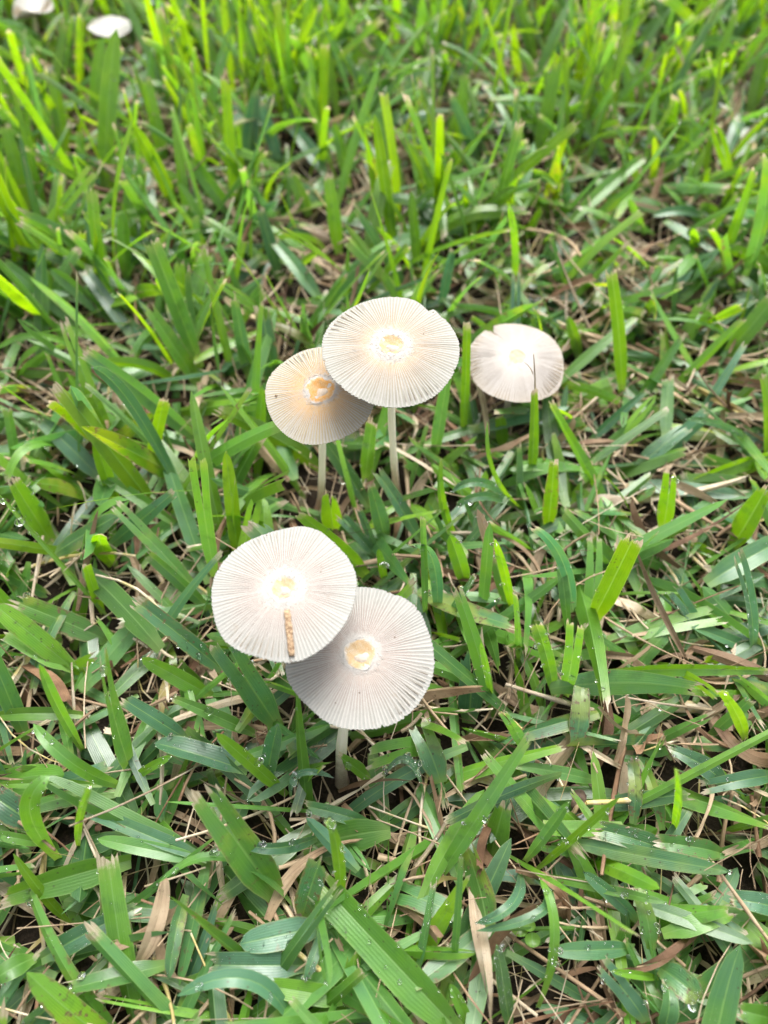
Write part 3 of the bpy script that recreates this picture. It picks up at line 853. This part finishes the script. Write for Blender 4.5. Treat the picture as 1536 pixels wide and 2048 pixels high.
# side vector: turn each broad side towards the lens as the photo shows it
mid = (hP0+2*hP1+hP2)/4
vdir = CAMP-mid; vdir /= np.linalg.norm(vdir, axis=1)[:, None]
hd = hP2-hP0; hd /= np.linalg.norm(hd, axis=1)[:, None]
hS = np.cross(hd, vdir); hS /= np.linalg.norm(hS, axis=1)[:, None]
rl = rng.normal(0, .35, len(HE)); hS = hS*np.cos(rl)[:, None]+np.cross(hS, hd)*np.sin(rl)[:, None]
hbad = blocked(hP0, hP1, hP2, hw*.8, hS, pad=.97, stems=False, front=False)
print('heroes', len(HE), 'blocked', np.where(hbad)[0].tolist())
hero = dict(P0=hP0, P1=hP1, P2=hP2, S=hS, w=hw,
            fold=rng.uniform(.08, .48, len(HE)), tw=rng.normal(0, .25, len(HE)),
            tip=np.array([0. if h['tip'] == 'p' else 1. for h in HE]), split=np.array([1. if h['tip'] == 's' else 0. for h in HE]),
            hue=np.array([random.uniform(*HUE[h['col']]) for h in HE]),
            val=np.array([random.uniform(.3, .75)-(.25 if h['col'] == 'd' else 0) for h in HE]),
            dam=np.array([{0: .1, 1: .42, 2: .6, 3: .78, 4: .9, 9: .99}[h['dmg']] for h in HE]))
for k in hero: hero[k] = hero[k][~hbad]
HE = [h for h, b in zip(HE, hbad) if not b]

def tallness(x, y):
    t = .42+.40*sstep(.10, .30, y) + .25*np.exp(-((x+.10)/.06)**2-((y-.14)/.08)**2)
    t -= .30*sstep(.02, .12, x)*sstep(.45, .2, y)
    t += .28*np.sin(x*37+1)*np.sin(y*31+.5)
    return np.clip(t, .18, 1.15)

def in_view(x, y, m=.03):
    """inside the photographed patch, widened by m"""
    hw_ = .085+.31*np.clip(y, 0, None)
    return (np.abs(x) < hw_+m) & (y > -.04-m) & (y < .50+m)

def scatter(n, x0, x1, y0, y1, rg):
    return np.stack([rg.uniform(x0, x1, n), rg.uniform(y0, y1, n)], -1)

X0, X1, Y0, Y1 = -.46, .46, -.16, .86
AREA = (X1-X0)*(Y1-Y0)*1e4      # cm2
def gen_shoots(dens, rg):
    n = int(AREA*dens); p = scatter(n, X0, X1, Y0, Y1, rg)
    iv = in_view(p[:, 0], p[:, 1], .06)
    p = p[iv | (rg.uniform(0, 1, n) < .55)]
    n = len(p); tall = tallness(p[:, 0], p[:, 1])
    az = rg.uniform(0, 2*math.pi, n)
    out = []
    for k in range(4):
        use = rg.uniform(0, 1, n) < (1, .95, .65, .3)[k]
        m = use.sum(); q = p[use]; tl = tall[use]
        a = az[use]+math.pi*(k % 2)+rg.normal(0, .45, m)
        el = np.radians(np.clip(rg.normal(20+12*sstep(.10, .22, q[:, 1])+42*tl, 17, m), 4, 87))
        L = np.clip(rg.normal(.020+.032*tl, .011, m), .009, .074)
        w = np.clip(rg.normal(.0038, .0015, m), .0010, .0075)*(1-.20*sstep(.18, .3, q[:, 1]))
        base = np.stack([q[:, 0]+rg.normal(0, .0012, m), q[:, 1]+rg.normal(0, .0012, m), rg.uniform(0, .006, m)], -1)
        e2 = el-np.abs(rg.normal(0, np.radians(24), m))-np.radians(55)*(rg.uniform(0, 1, m) < .18)
        d1 = np.stack([np.cos(a)*np.cos(el), np.sin(a)*np.cos(el), np.sin(el)], -1)
        d2 = np.stack([np.cos(a)*np.cos(e2), np.sin(a)*np.cos(e2), np.sin(e2)], -1)
        P1 = base+d1*(L*.5)[:, None]; P2 = P1+d2*(L*.5)[:, None]
        P2[:, 2] = np.maximum(P2[:, 2], .002)
        upr = np.sin(el)
        out.append(dict(P0=base, P1=P1, P2=P2, S=side_vec(base, P2, rg.normal(0, .5, m)), w=w,
                        fold=np.abs(rg.normal(.25, .25, m)), tw=rg.normal(0, .55, m)*(1+1.2*(rg.uniform(0, 1, m) < .2)), tip=(rg.uniform(0, 1, m) < .68).astype(float),
                        split=(rg.uniform(0, 1, m) < .16)*1.0, hue=np.clip(rg.normal(.26+.34*upr, .14, m), .02, .82),
                        val=rg.uniform(.1, .85, m), dam=rg.beta(1.2, 2.4, m)))
    return {k: np.concatenate([o[k] for o in out]) for k in out[0]}
def gen_mat(dens, rg, z=(.004, .016), dead=False, wm=.0060, Lm=.030):
    n = int(AREA*dens); p = scatter(n, X0, X1, Y0, Y1, rg)
    iv = in_view(p[:, 0], p[:, 1], .06)
    p = p[iv | (rg.uniform(0, 1, n) < .5)]; m = len(p)
    a = rg.uniform(0, 2*math.pi, m)
    el = np.radians(rg.normal(8, 12, m)); L = np.clip(rg.normal(Lm, .009, m), .010, .06)
    b = np.stack([p[:, 0], p[:, 1], rg.uniform(*z, m)], -1)
    e2 = el-rg.normal(np.radians(10), np.radians(38 if dead else 14), m)
    a2 = a+rg.normal(0, .7 if dead else .15, m)
    P1 = b+np.stack([np.cos(a)*np.cos(el), np.sin(a)*np.cos(el), np.sin(el)], -1)*(L*.5)[:, None]
    P2 = P1+np.stack([np.cos(a2)*np.cos(e2), np.sin(a2)*np.cos(e2), np.sin(e2)], -1)*(L*.5)[:, None]
    for q in (b, P1, P2): q[:, 2] = np.maximum(q[:, 2], .0012)
    return dict(P0=b, P1=P1, P2=P2, S=side_vec(b, P2, rg.normal(0, .35 if not dead else .8, m)), w=np.clip(rg.normal(wm, .0011 if dead else .0016, m), .0009, .0046 if dead else .0085),
                fold=rg.normal(.12, .18, m)*(5 if dead else 1), tw=rg.normal(0, 2.0 if dead else .3, m), tip=(rg.uniform(0, 1, m) < .6).astype(float),
                split=(rg.uniform(0, 1, m) < .12)*1.0, hue=np.clip(rg.normal(.33 if not dead else .5, .15 if not dead else .24, m), .02, .98),
                val=rg.uniform(.05, .8, m), dam=rg.beta(1.6, 1.8, m))
def filt(g, **kw):
    b = blocked(g['P0'], g['P1'], g['P2'], g['w'], g['S'], **kw)
    return {k: v[~b] for k, v in g.items()}
shoots = filt(gen_shoots(.86, rng)); matl = filt(gen_mat(.60, rng, wm=.0046))
deadl = filt(gen_mat(1.3, rng, z=(.001, .013), dead=True, wm=.0021, Lm=.026))
def ccat(a, b): return {k: np.concatenate([a[k], b[k]]) for k in a}
green = ccat(shoots, matl)
gy = green['P0'][:, 1]; gx = green['P0'][:, 0]
thin = .16*sstep(.17, .08, gy) + .32*np.clip(np.sin(gx*55+2)*np.sin(gy*47+.8), 0, 1)
kp = rng.uniform(0, 1, len(gy)) > thin
green = {k: v[kp] for k, v in green.items()}

# keep random blades off the hand-placed ones in the photo's foreground: thin out what would cover them
hx, hy, hz = proj(np.concatenate([(1-t)**2*hero['P0']+2*t*(1-t)*hero['P1']+t*t*hero['P2'] for t in np.linspace(.1, 1, 8)]))
hwid = np.tile(hero['w'], 8)*FPX/hz*.30
def covers(g):
    bad = np.zeros(len(g['P0']), bool)
    for t in (.2, .5, .8, 1.0):
        c = (1-t)**2*g['P0']+2*t*(1-t)*g['P1']+t*t*g['P2']
        x, y, z = proj(c)
        for i0 in range(0, len(c), 4000):
            s = slice(i0, i0+4000)
            d = np.hypot(x[s, None]-hx[None], y[s, None]-hy[None])
            bad[s] |= ((d < hwid[None]+8) & (z[s, None] < hz[None]-.001)).any(1)
    return bad
cv = covers(green) & (rng.uniform(0, 1, len(green['P0'])) < .93)
green = {k: v[~cv] for k, v in green.items()}
cv = covers(deadl); deadl = {k: v[~cv] for k, v in deadl.items()}

def build(g, name, mat, idx=None, hi=True, rows=11):
    if idx is not None: g = {k: v[idx] for k, v in g.items()}
    V, UV, Q = leaf_sheet(g['P0'], g['P1'], g['P2'], g['S'], g['w'], g['fold'], g['tw'], g['tip'], g['split'], rng, rows, hi)
    N, nv = V.shape[:2]
    lc = np.stack([g['hue'], g['val'], g['dam'], g['tip']], -1)[:, None].repeat(nv, 1)
    return V, UV, Q, lc
def build_joined(g, name, mat, near):
    """one mesh; near leaves with more columns than far ones"""
    Vs, UVs, Qs, Ls = [], [], [], []; off = 0
    for sel, hi, rows in ((near, True, 10), (~near, False, 7)):
        idx = np.where(sel)[0]
        if not len(idx): continue
        V, UV, Q, lc = build(g, name, mat, idx, hi, rows)
        N, nv = V.shape[:2]
        Qs.append((Q[None]+(np.arange(N)*nv)[:, None, None]+off).reshape(-1, 4)); off += N*nv
        Vs.append(V.reshape(-1, 3)); UVs.append(UV.reshape(-1, 2)); Ls.append(lc.reshape(-1, 4))
    return mesh_np(name, np.concatenate(Vs), np.concatenate(Qs), mat=mat, uv=np.concatenate(UVs), lc=np.concatenate(Ls))

# ---- labels for single blades
MUSH = [('the strip-bearing mushroom', mA[2]), ('the half-covered mushroom', mB[2]), ('the tall notched mushroom', mT[2]),
        ('the ochre mushroom', mL[2]), ('the chalk-white mushroom', mR[2]), ('the tiny flat mushroom', mF[2])]
def near_text(p):
    ds = [np.hypot(*(p-c)[:2]) for _, c in MUSH]; j = int(np.argmin(ds))
    return f' by {MUSH[j][0]}' if ds[j] < .026 else f' near {MUSH[j][0]}' if ds[j] < .075 else ''
def leaf_label(g, i):
    h, L = g['hue'][i], np.linalg.norm(g['P2'][i]-g['P0'][i])
    colr = 'blue-green' if h < .32 else 'mid-green' if h < .58 else 'yellow-green'
    wd = 'thin' if g['w'][i] < .0028 else 'narrow' if g['w'][i] < .0048 else 'broad'
    el = (g['P2'][i][2]-g['P0'][i][2])/L
    pose = 'upright' if el > .62 else 'leaning' if el > .25 else 'low-lying'
    ln = 'long' if L > .042 else 'short' if L < .022 else ''
    end = 'split mown tip' if g['split'][i] > .5 and g['tip'][i] > .5 else 'ragged mown tip' if g['tip'][i] > .5 else 'pointed tip'
    if g['dam'][i] > .93: end += ', half dead'
    elif g['dam'][i] > .7: end += ', brown-blotched'
    near = near_text(g['P0'][i])
    if not near:
        bend = np.linalg.norm(2*g['P1'][i]-g['P0'][i]-g['P2'][i])/L
        ln += ' curved' if bend > .32 else ' straight' if bend < .14 else ''
        if abs(g['tw'][i]) > .7: ln += ' twisted'
        if g['val'][i] > .72: ln += ' pale'
    return ' '.join(f'{pose} {ln} {wd} {colr} grass blade with {end}{near}'.split())

def single_leaves(g, idx, name, mat, labf, cat, group):
    V, UV, Q, lc = build(g, name, mat, idx, 2, 12)
    outs = []
    for j, i in enumerate(idx):
        b = g['P0'][i]
        o = obj(name, mesh_np(name, V[j]-b, Q, mat=mat, uv=UV[j], lc=lc[j]), loc=b)
        tag(o, labf(g, i), cat, group); outs.append((o, V[j].reshape(12, -1, 3)))
    return outs
hero_objs = single_leaves(hero, np.arange(len(HE)), 'grass_blade', M_LEAF, leaf_label, 'grass blade', 'grass blades of the lawn')
# largest of the rest in view
def shown_size(g):
    c = (g['P0']+2*g['P1']+g['P2'])/4; x, y, z = proj(c)
    vis = (x > 20) & (x < W0-20) & (y > 20) & (y < H0-20)
    x0, y0, z0 = proj(g['P0']); x1, y1, z1 = proj(g['P2'])
    return np.hypot(x1-x0, y1-y0)*g['w']*FPX/z*vis*(.4+c[:, 2]/.02), z
sz, zz = shown_size(green)
order = np.argsort(-sz)[:max(0, 300-len(HE))]
more_objs = single_leaves(green, order, 'grass_blade', M_LEAF, leaf_label, 'grass blade', 'grass blades of the lawn')
rest = np.ones(len(sz), bool); rest[order] = False
gr = {k: v[rest] for k, v in green.items()}
near = (zz[rest] < .33) & in_view(gr['P0'][:, 0], gr['P0'][:, 1], .02)
lawn = obj('grass', build_joined(gr, 'grass', M_LEAF, near))
tag(lawn, 'dense mown lawn of broad-leaved grass around the mushrooms', 'grass', kind='stuff')

# ------------------------------------------------------------------ dead leaves and straw
def dead_label(g, i):
    h = g['hue'][i]
    c = 'dark brown' if h < .3 else 'tan' if h < .55 else 'pale straw-coloured'
    s = 'curled' if abs(g['tw'][i]) > .9 else 'flat'
    L = 'long' if np.linalg.norm(g['P2'][i]-g['P0'][i]) > .03 else 'short'
    return f'{L} {s} {c} dead grass leaf in the thatch'+near_text(g['P0'][i])
sz, zz = shown_size(deadl); order = np.argsort(-sz)[:160]
single_leaves(deadl, order, 'dead_grass_leaf', M_DEAD, dead_label, 'dead leaf', 'dead leaves in the thatch')
rest = np.ones(len(sz), bool); rest[order] = False
dr = {k: v[rest] for k, v in deadl.items()}
near = (zz[rest] < .30) & in_view(dr['P0'][:, 0], dr['P0'][:, 1], .02)
Vd = build_joined(dr, 'thatch', M_DEAD, near)
th = obj('thatch', Vd); tag(th, 'mat of dead grass leaves under the green lawn', 'thatch', kind='stuff')

def straws(dens, rg):
    n = int(AREA*dens); p = scatter(n, X0, X1, Y0, Y1, rg)
    iv = in_view(p[:, 0], p[:, 1], .05)
    p = p[iv | (rg.uniform(0, 1, n) < .4)]; m = len(p)
    a = rg.uniform(0, 2*math.pi, m); el = np.radians(rg.normal(3, 11, m)); L = np.clip(rg.gamma(4, .006, m), .008, .06)
    b = np.stack([p[:, 0], p[:, 1], rg.uniform(.001, .013, m)], -1)
    e2 = el-rg.normal(0, .35, m); a2 = a+rg.normal(0, .55, m)*(rg.uniform(0, 1, m) < .6)
    P1 = b+np.stack([np.cos(a)*np.cos(el), np.sin(a)*np.cos(el), np.sin(el)], -1)*(L*.5)[:, None]
    P2 = P1+np.stack([np.cos(a2)*np.cos(e2), np.sin(a2)*np.cos(e2), np.sin(e2)], -1)*(L*.5)[:, None]
    for q in (b, P1, P2): q[:, 2] = np.maximum(q[:, 2], .0008)
    w = np.clip(rg.gamma(2.2, .00028, m), .00018, .0018)
    S = side_vec(b, P2, rg.normal(0, .2, m))
    return dict(P0=b, P1=P1, P2=P2, S=S, w=w, hue=np.clip(rg.normal(.64, .22, m), .03, .99), val=rg.uniform(.2, 1.1, m))
st = filt(straws(3.2, rng))
cv = covers(st) & (rng.uniform(0, 1, len(st['P0'])) < .97)
st = {k: v[~cv] for k, v in st.items()}
def straw_verts(g, k=6, n=5):
    """round stems, all at once"""
    N = len(g['P0']); t = np.linspace(0, 1, k)[None, :, None]
    C = (1-t)**2*g['P0'][:, None]+2*t*(1-t)*g['P1'][:, None]+t*t*g['P2'][:, None]
    D = 2*(1-t)*(g['P1']-g['P0'])[:, None]+2*t*(g['P2']-g['P1'])[:, None]; D /= np.linalg.norm(D, axis=-1, keepdims=True)
    S = g['S'][:, None]-D*np.sum(g['S'][:, None]*D, -1, keepdims=True); S /= np.linalg.norm(S, axis=-1, keepdims=True)
    B = np.cross(S, D); th = np.arange(n)*2*math.pi/n
    r = (g['w']/2)[:, None, None, None]*(1-.35*t[..., None])*rng.uniform(.8, 1.2, (N, k, 1, 1))
    V = C[:, :, None]+(S[:, :, None]*np.cos(th)[None, None, :, None]+B[:, :, None]*np.sin(th)[None, None, :, None]*.7)*r
    i = np.arange(k-1)[:, None]*n; j = np.arange(n)[None]
    Q = np.stack([i+j, i+(j+1) % n, i+n+(j+1) % n, i+n+j], -1).reshape(-1, 4)
    uv = np.stack([np.tile(np.arange(n)/n, k), np.repeat(np.linspace(0, 1, k), n)], -1)
    lc = np.stack([g['hue'], g['val'], g['val'], g['val']], -1)[:, None].repeat(k*n, 1)
    return V.reshape(N, k*n, 3), Q, uv, lc
def straw_objects():
    V, Q, uv, lc = straw_verts(st); N, nv = V.shape[:2]
    x0, y0, z0 = proj(st['P0']); x1, y1, z1 = proj(st['P2'])
    vis = (x0 > 0) & (x0 < W0) & (y0 > 0) & (y0 < H0)
    s = np.hypot(x1-x0, y1-y0)*st['w']/z0*vis*(.3+st['P1'][:, 2]/.01)
    order = np.argsort(-s)[:160]
    for i in order:
        b = st['P0'][i]; h = st['hue'][i]
        o = obj('dry_straw', mesh_np('dry_straw', V[i]-b, Q, mat=M_DEAD, uv=uv, lc=lc[i]), loc=b)
        c = 'dark brown' if h < .35 else 'tan' if h < .6 else 'pale straw-coloured'
        L = np.linalg.norm(st['P2'][i]-st['P0'][i]); ln = 'long' if L > .034 else 'short' if L < .022 else 'medium-length'
        tk = 'thick' if st['w'][i] > .0011 else 'thin'
        tag(o, f'{ln} {tk} {c} dead grass stem between the blades'+near_text(b), 'dry stem', 'dry stems in the thatch')
    r = np.ones(N, bool); r[order] = False; idx = np.where(r)[0]
    Qa = (Q[None]+(np.arange(len(idx))*nv)[:, None, None]).reshape(-1, 4)
    o = obj('straw_litter', mesh_np('straw_litter', V[idx].reshape(-1, 3), Qa, mat=M_DEAD, uv=np.tile(uv, (len(idx), 1)), lc=lc[idx].reshape(-1, 4)))
    tag(o, 'litter of fine dry grass stems on the soil', 'straw', kind='stuff')
straw_objects()

# ------------------------------------------------------------------ single small things
def stalk():
    a = unproj(1070, 800, .222); b = unproj(1067, 708, .207)
    P = bez(a, (a+b)/2+np.array([.0004, 0, 0]), b, 10)
    V, Q, T, uv = tube(P, np.linspace(.00034, .00012, 10), 7)
    c = unproj(1066, 748, .2135); d = unproj(1048, 724, .211)
    P2 = bez(c, (c+d)/2+np.array([.0006, 0, .0006]), d, 7)
    V2, Q2, T2, uv2 = tube(P2, np.linspace(.00016, .00007, 7), 6)
    lc = lambda n: np.tile([.62, .5, .4, .4], (n, 1))
    G = at_height(1064, 972, 0.0)
    P3 = bez(G, (G+a)/2+np.array([0, .001, 0]), a, 10)
    V3, Q3, T3, uv3 = tube(P3, np.linspace(.0006, .00034, 10), 7)
    r = obj('dry_stalk', None, loc=G); tag(r, 'thin grey dry stalk with a side twig in front of the chalk-white mushroom', 'stalk')
    obj('stalk_tip', mesh_np('stalk_tip', V-G, Q, T, M_DEAD, uv, lc(len(V))), r)
    obj('twig', mesh_np('twig', V2-G, Q2, T2, M_DEAD, uv2, lc(len(V2))), r)
    obj('stalk', mesh_np('stalk', V3-G, Q3, T3, M_DEAD, uv3, lc(len(V3))), r)
stalk()
def pebble():
    c = at_height(1155, 1598, .0035)
    n, m = 14, 20
    ph_ = np.linspace(0, math.pi, n)[:, None]; th_ = np.arange(m+1)[None]/m*2*math.pi
    r = 1+.08*np.sin(2*th_+1)*np.sin(ph_)+.06*np.cos(3*ph_+th_)
    V = np.stack([.0030*r*np.sin(ph_)*np.cos(th_), .0040*r*np.sin(ph_)*np.sin(th_), .0030*r*np.cos(ph_)+0*th_], -1).reshape(-1, 3)
    o = obj('pebble', mesh_np('pebble', V, grid_faces(n, m+1)[:, ::-1], mat=flat_material('pebble', (.09, .058, .045), (.17, .11, .085), 400, .0003, .6, .4)), loc=c)
    tag(o, 'smooth brown pebble nestled between grass blades', 'pebble')
pebble()
def weed():
    c = at_height(1050, 1872, .012); b = c+np.array([.001, .004, -.011])
    root = obj('weed_seedling', None, loc=b); tag(root, 'small seedling with round green leaves among the grass', 'seedling')
    V, Q, T, uv = tube(bez(np.zeros(3), np.array([0, -.001, .008]), c-b, 7), np.full(7, .0003), 6)
    obj('stem', mesh_np('stem', V, Q, T, M_LEAF, uv, np.tile([.7, .4, .1, 0], (len(V), 1))), root)
    for k, (dx, dy, s) in enumerate(((-.0012, .0016, .0018), (.0016, -.0008, .0016), (0.001, .0022, .0013))):
        q = np.linspace(0, 1, 5)[:, None]; a = np.arange(17)[None]/16*2*math.pi
        X = dx+s*q*np.cos(a)*1.2; Y = dy+s*q*np.sin(a); Z = .0005*k+.0006*q**2+0*a
        Vv = np.stack([X, Y, Z], -1).reshape(-1, 3)+(c-b)
        uvv = np.stack([.5+.45*q*np.cos(a), .5+.3*q*np.sin(a)], -1).reshape(-1, 2)
        obj('leaf', mesh_np('leaf', Vv, grid_faces(5, 17), mat=M_LEAF, uv=uvv, lc=np.tile([.72, .5, .1, 0], (len(Vv), 1))), root)
weed()

# ------------------------------------------------------------------ dew
def drop_mesh(nr=10, ns=14):
    ph_ = np.linspace(0, math.pi, nr)[:, None]; th_ = np.arange(ns)[None]/ns*2*math.pi
    V = np.stack([np.sin(ph_)*np.cos(th_), np.sin(ph_)*np.sin(th_), np.cos(ph_)+0*th_], -1)[1:-1].reshape(-1, 3)
    V[:, 2] = np.where(V[:, 2] < 0, V[:, 2]*.8, V[:, 2])
    V = np.vstack([V, [[0, 0, 1], [0, 0, -.8]]]); m = (nr-2)*ns
    i = np.arange(nr-3)[:, None]*ns; j = np.arange(ns)[None]
    Q = np.stack([i+j, i+ns+j, i+ns+(j+1) % ns, i+(j+1) % ns], -1).reshape(-1, 4)
    jj = np.arange(ns)
    T = np.vstack([np.stack([np.full(ns, m), jj, (jj+1) % ns], -1), np.stack([np.full(ns, m+1), (nr-3)*ns+(jj+1) % ns, (nr-3)*ns+jj], -1)])
    return V, Q, T
DV, DQ, DT = drop_mesh()
drop_me = mesh_np('dew_drop', DV, DQ, DT, M_WATER)
def leaf_frame(G, ti, ci):
    """point and normal on a built leaf grid (rows, cols, 3)"""
    p = G[ti, ci]; a = G[min(ti+1, 11), ci]-G[max(ti-1, 0), ci]
    b = G[ti, min(ci+1, 11)]-G[ti, max(ci-1, 0)]
    n = np.cross(a, b); n /= np.linalg.norm(n)+1e-12
    if n@(CAMP-p) < 0: n = -n
    return p, n
def dew():
    rg = np.random.default_rng(77); cnt = 0; tiny_c, tiny_s = [], []
    pool = hero_objs+more_objs
    for k, (o, G) in enumerate(pool):
        x, y, z = proj(G.reshape(-1, 3).mean(0))
        wet = rg.uniform() < (.78 if z < .25 else .25)
        if wet:
            for _ in range(rg.integers(1, 6)):
                if cnt >= 298: break
                ti = int(rg.integers(3, 11)); ci = int(rg.choice([0, 0, 1, 3, 8, 10, 11, 11]))
                p, n = leaf_frame(G, ti, ci)
                if proj(p)[1] < -20: continue
                r = float(np.clip(rg.gamma(4, .00014), .00025, .0013))
                d = bpy.data.objects.new('dew_drop', drop_me); COL.objects.link(d)
                d.matrix_world = Matrix.Translation(Vector(p+n*r*.45)) @ Vector(n).to_track_quat('Z', 'Y').to_matrix().to_4x4() @ Matrix.Diagonal((r*rg.uniform(.9, 1.35), r, r*rg.uniform(.6, .95), 1))
                big = 'large' if r > .0007 else 'small'
                where = 'on the rim of' if ci in (0, 11) else 'on the face of'
                hz_ = ' '.join(o['label'].split(' grass blade')[0].split()[-1:])
                tag(d, f'{big} dew drop {where} a {hz_} grass blade'+near_text(p), 'dew drop', 'dew drops on the blades')
                cnt += 1
        if z < .30:                                            # beads of all sizes along the margins
            for _ in range(int(rg.integers(2, 14))):
                ti = int(rg.integers(2, 12)); ci = int(rg.choice([0, 1, 2, 4, 7, 9, 10, 11])); p, n = leaf_frame(G, ti, ci)
                ti2 = min(ti+1, 11); p = p+(G[ti2, ci]-p)*rg.uniform(0, 1)
                s = float(np.clip(rg.gamma(2.5, .00009), .00008, .0006)); tiny_c.append(p+n*s*.5); tiny_s.append(s)
        if k < len(hero_objs) and hero['hue'][k] < .36 and z < .26 and rg.uniform() < .7:
            for _ in range(int(rg.integers(60, 160))):       # fine mist on the wax
                ti = int(rg.integers(2, 11)); ci = int(rg.choice([0, 1, 2, 3, 4, 6, 7, 8, 9, 10])); f, h = rg.uniform(0, 1, 2)
                p = (G[ti, ci]*(1-f)+G[ti, ci+1]*f)*(1-h)+(G[ti+1, ci]*(1-f)+G[ti+1, ci+1]*f)*h if ti < 11 else G[ti, ci]
                _, n = leaf_frame(G, ti, ci); s = float(np.clip(rg.gamma(3, .00004), .00006, .0003))
                tiny_c.append(p+n*s*.5); tiny_s.append(s)
    # small drops on the joined grass
    i = rg.integers(0, len(gr['P0']), 9000); t = rg.uniform(.3, 1, 9000)[:, None]
    c = (1-t)**2*gr['P0'][i]+2*t*(1-t)*gr['P1'][i]+t*t*gr['P2'][i]+gr['S'][i]*(gr['w'][i]*rg.uniform(-.4, .4, 9000))[:, None]
    x, y, z = proj(c); ok = (x > -60) & (x < W0+60) & (y > -60) & (y < H0+60)
    for p in c[ok]:
        s = float(np.clip(rg.gamma(3.2, .00008), .0001, .0008)); tiny_c.append(p+np.array([0, 0, s*.4])); tiny_s.append(s)
    V0, Q0, T0 = drop_mesh(6, 8)
    tc_, ts_ = np.array(tiny_c), np.array(tiny_s); n = len(ts_); nv = len(V0)
    V = (tc_[:, None]+V0[None]*ts_[:, None, None]).reshape(-1, 3)
    off = (np.arange(n)*nv)[:, None, None]
    d = obj('dew', mesh_np('dew', V, (Q0[None]+off).reshape(-1, 4), (T0[None]+off).reshape(-1, 3), M_WATER))
    tag(d, 'fine dew beading all over the grass blades', 'dew', kind='stuff')
    print('drops', cnt, 'fine', n)
dew()
print('leaves', len(green['P0']), 'dead', len(deadl['P0']), 'straw', len(st['P0']),
      'tris', sum(sum(len(p.vertices)-2 for p in o.data.polygons) if len(o.data.polygons) < 1000 else len(o.data.loops)-2*len(o.data.polygons) for o in COL.objects if o.type == 'MESH'))
scene.cycles.max_bounces = 7; scene.cycles.diffuse_bounces = 4; scene.cycles.glossy_bounces = 3; scene.cycles.transmission_bounces = 6
scene.cycles.transparent_max_bounces = 8
scene.cycles.use_denoising = True
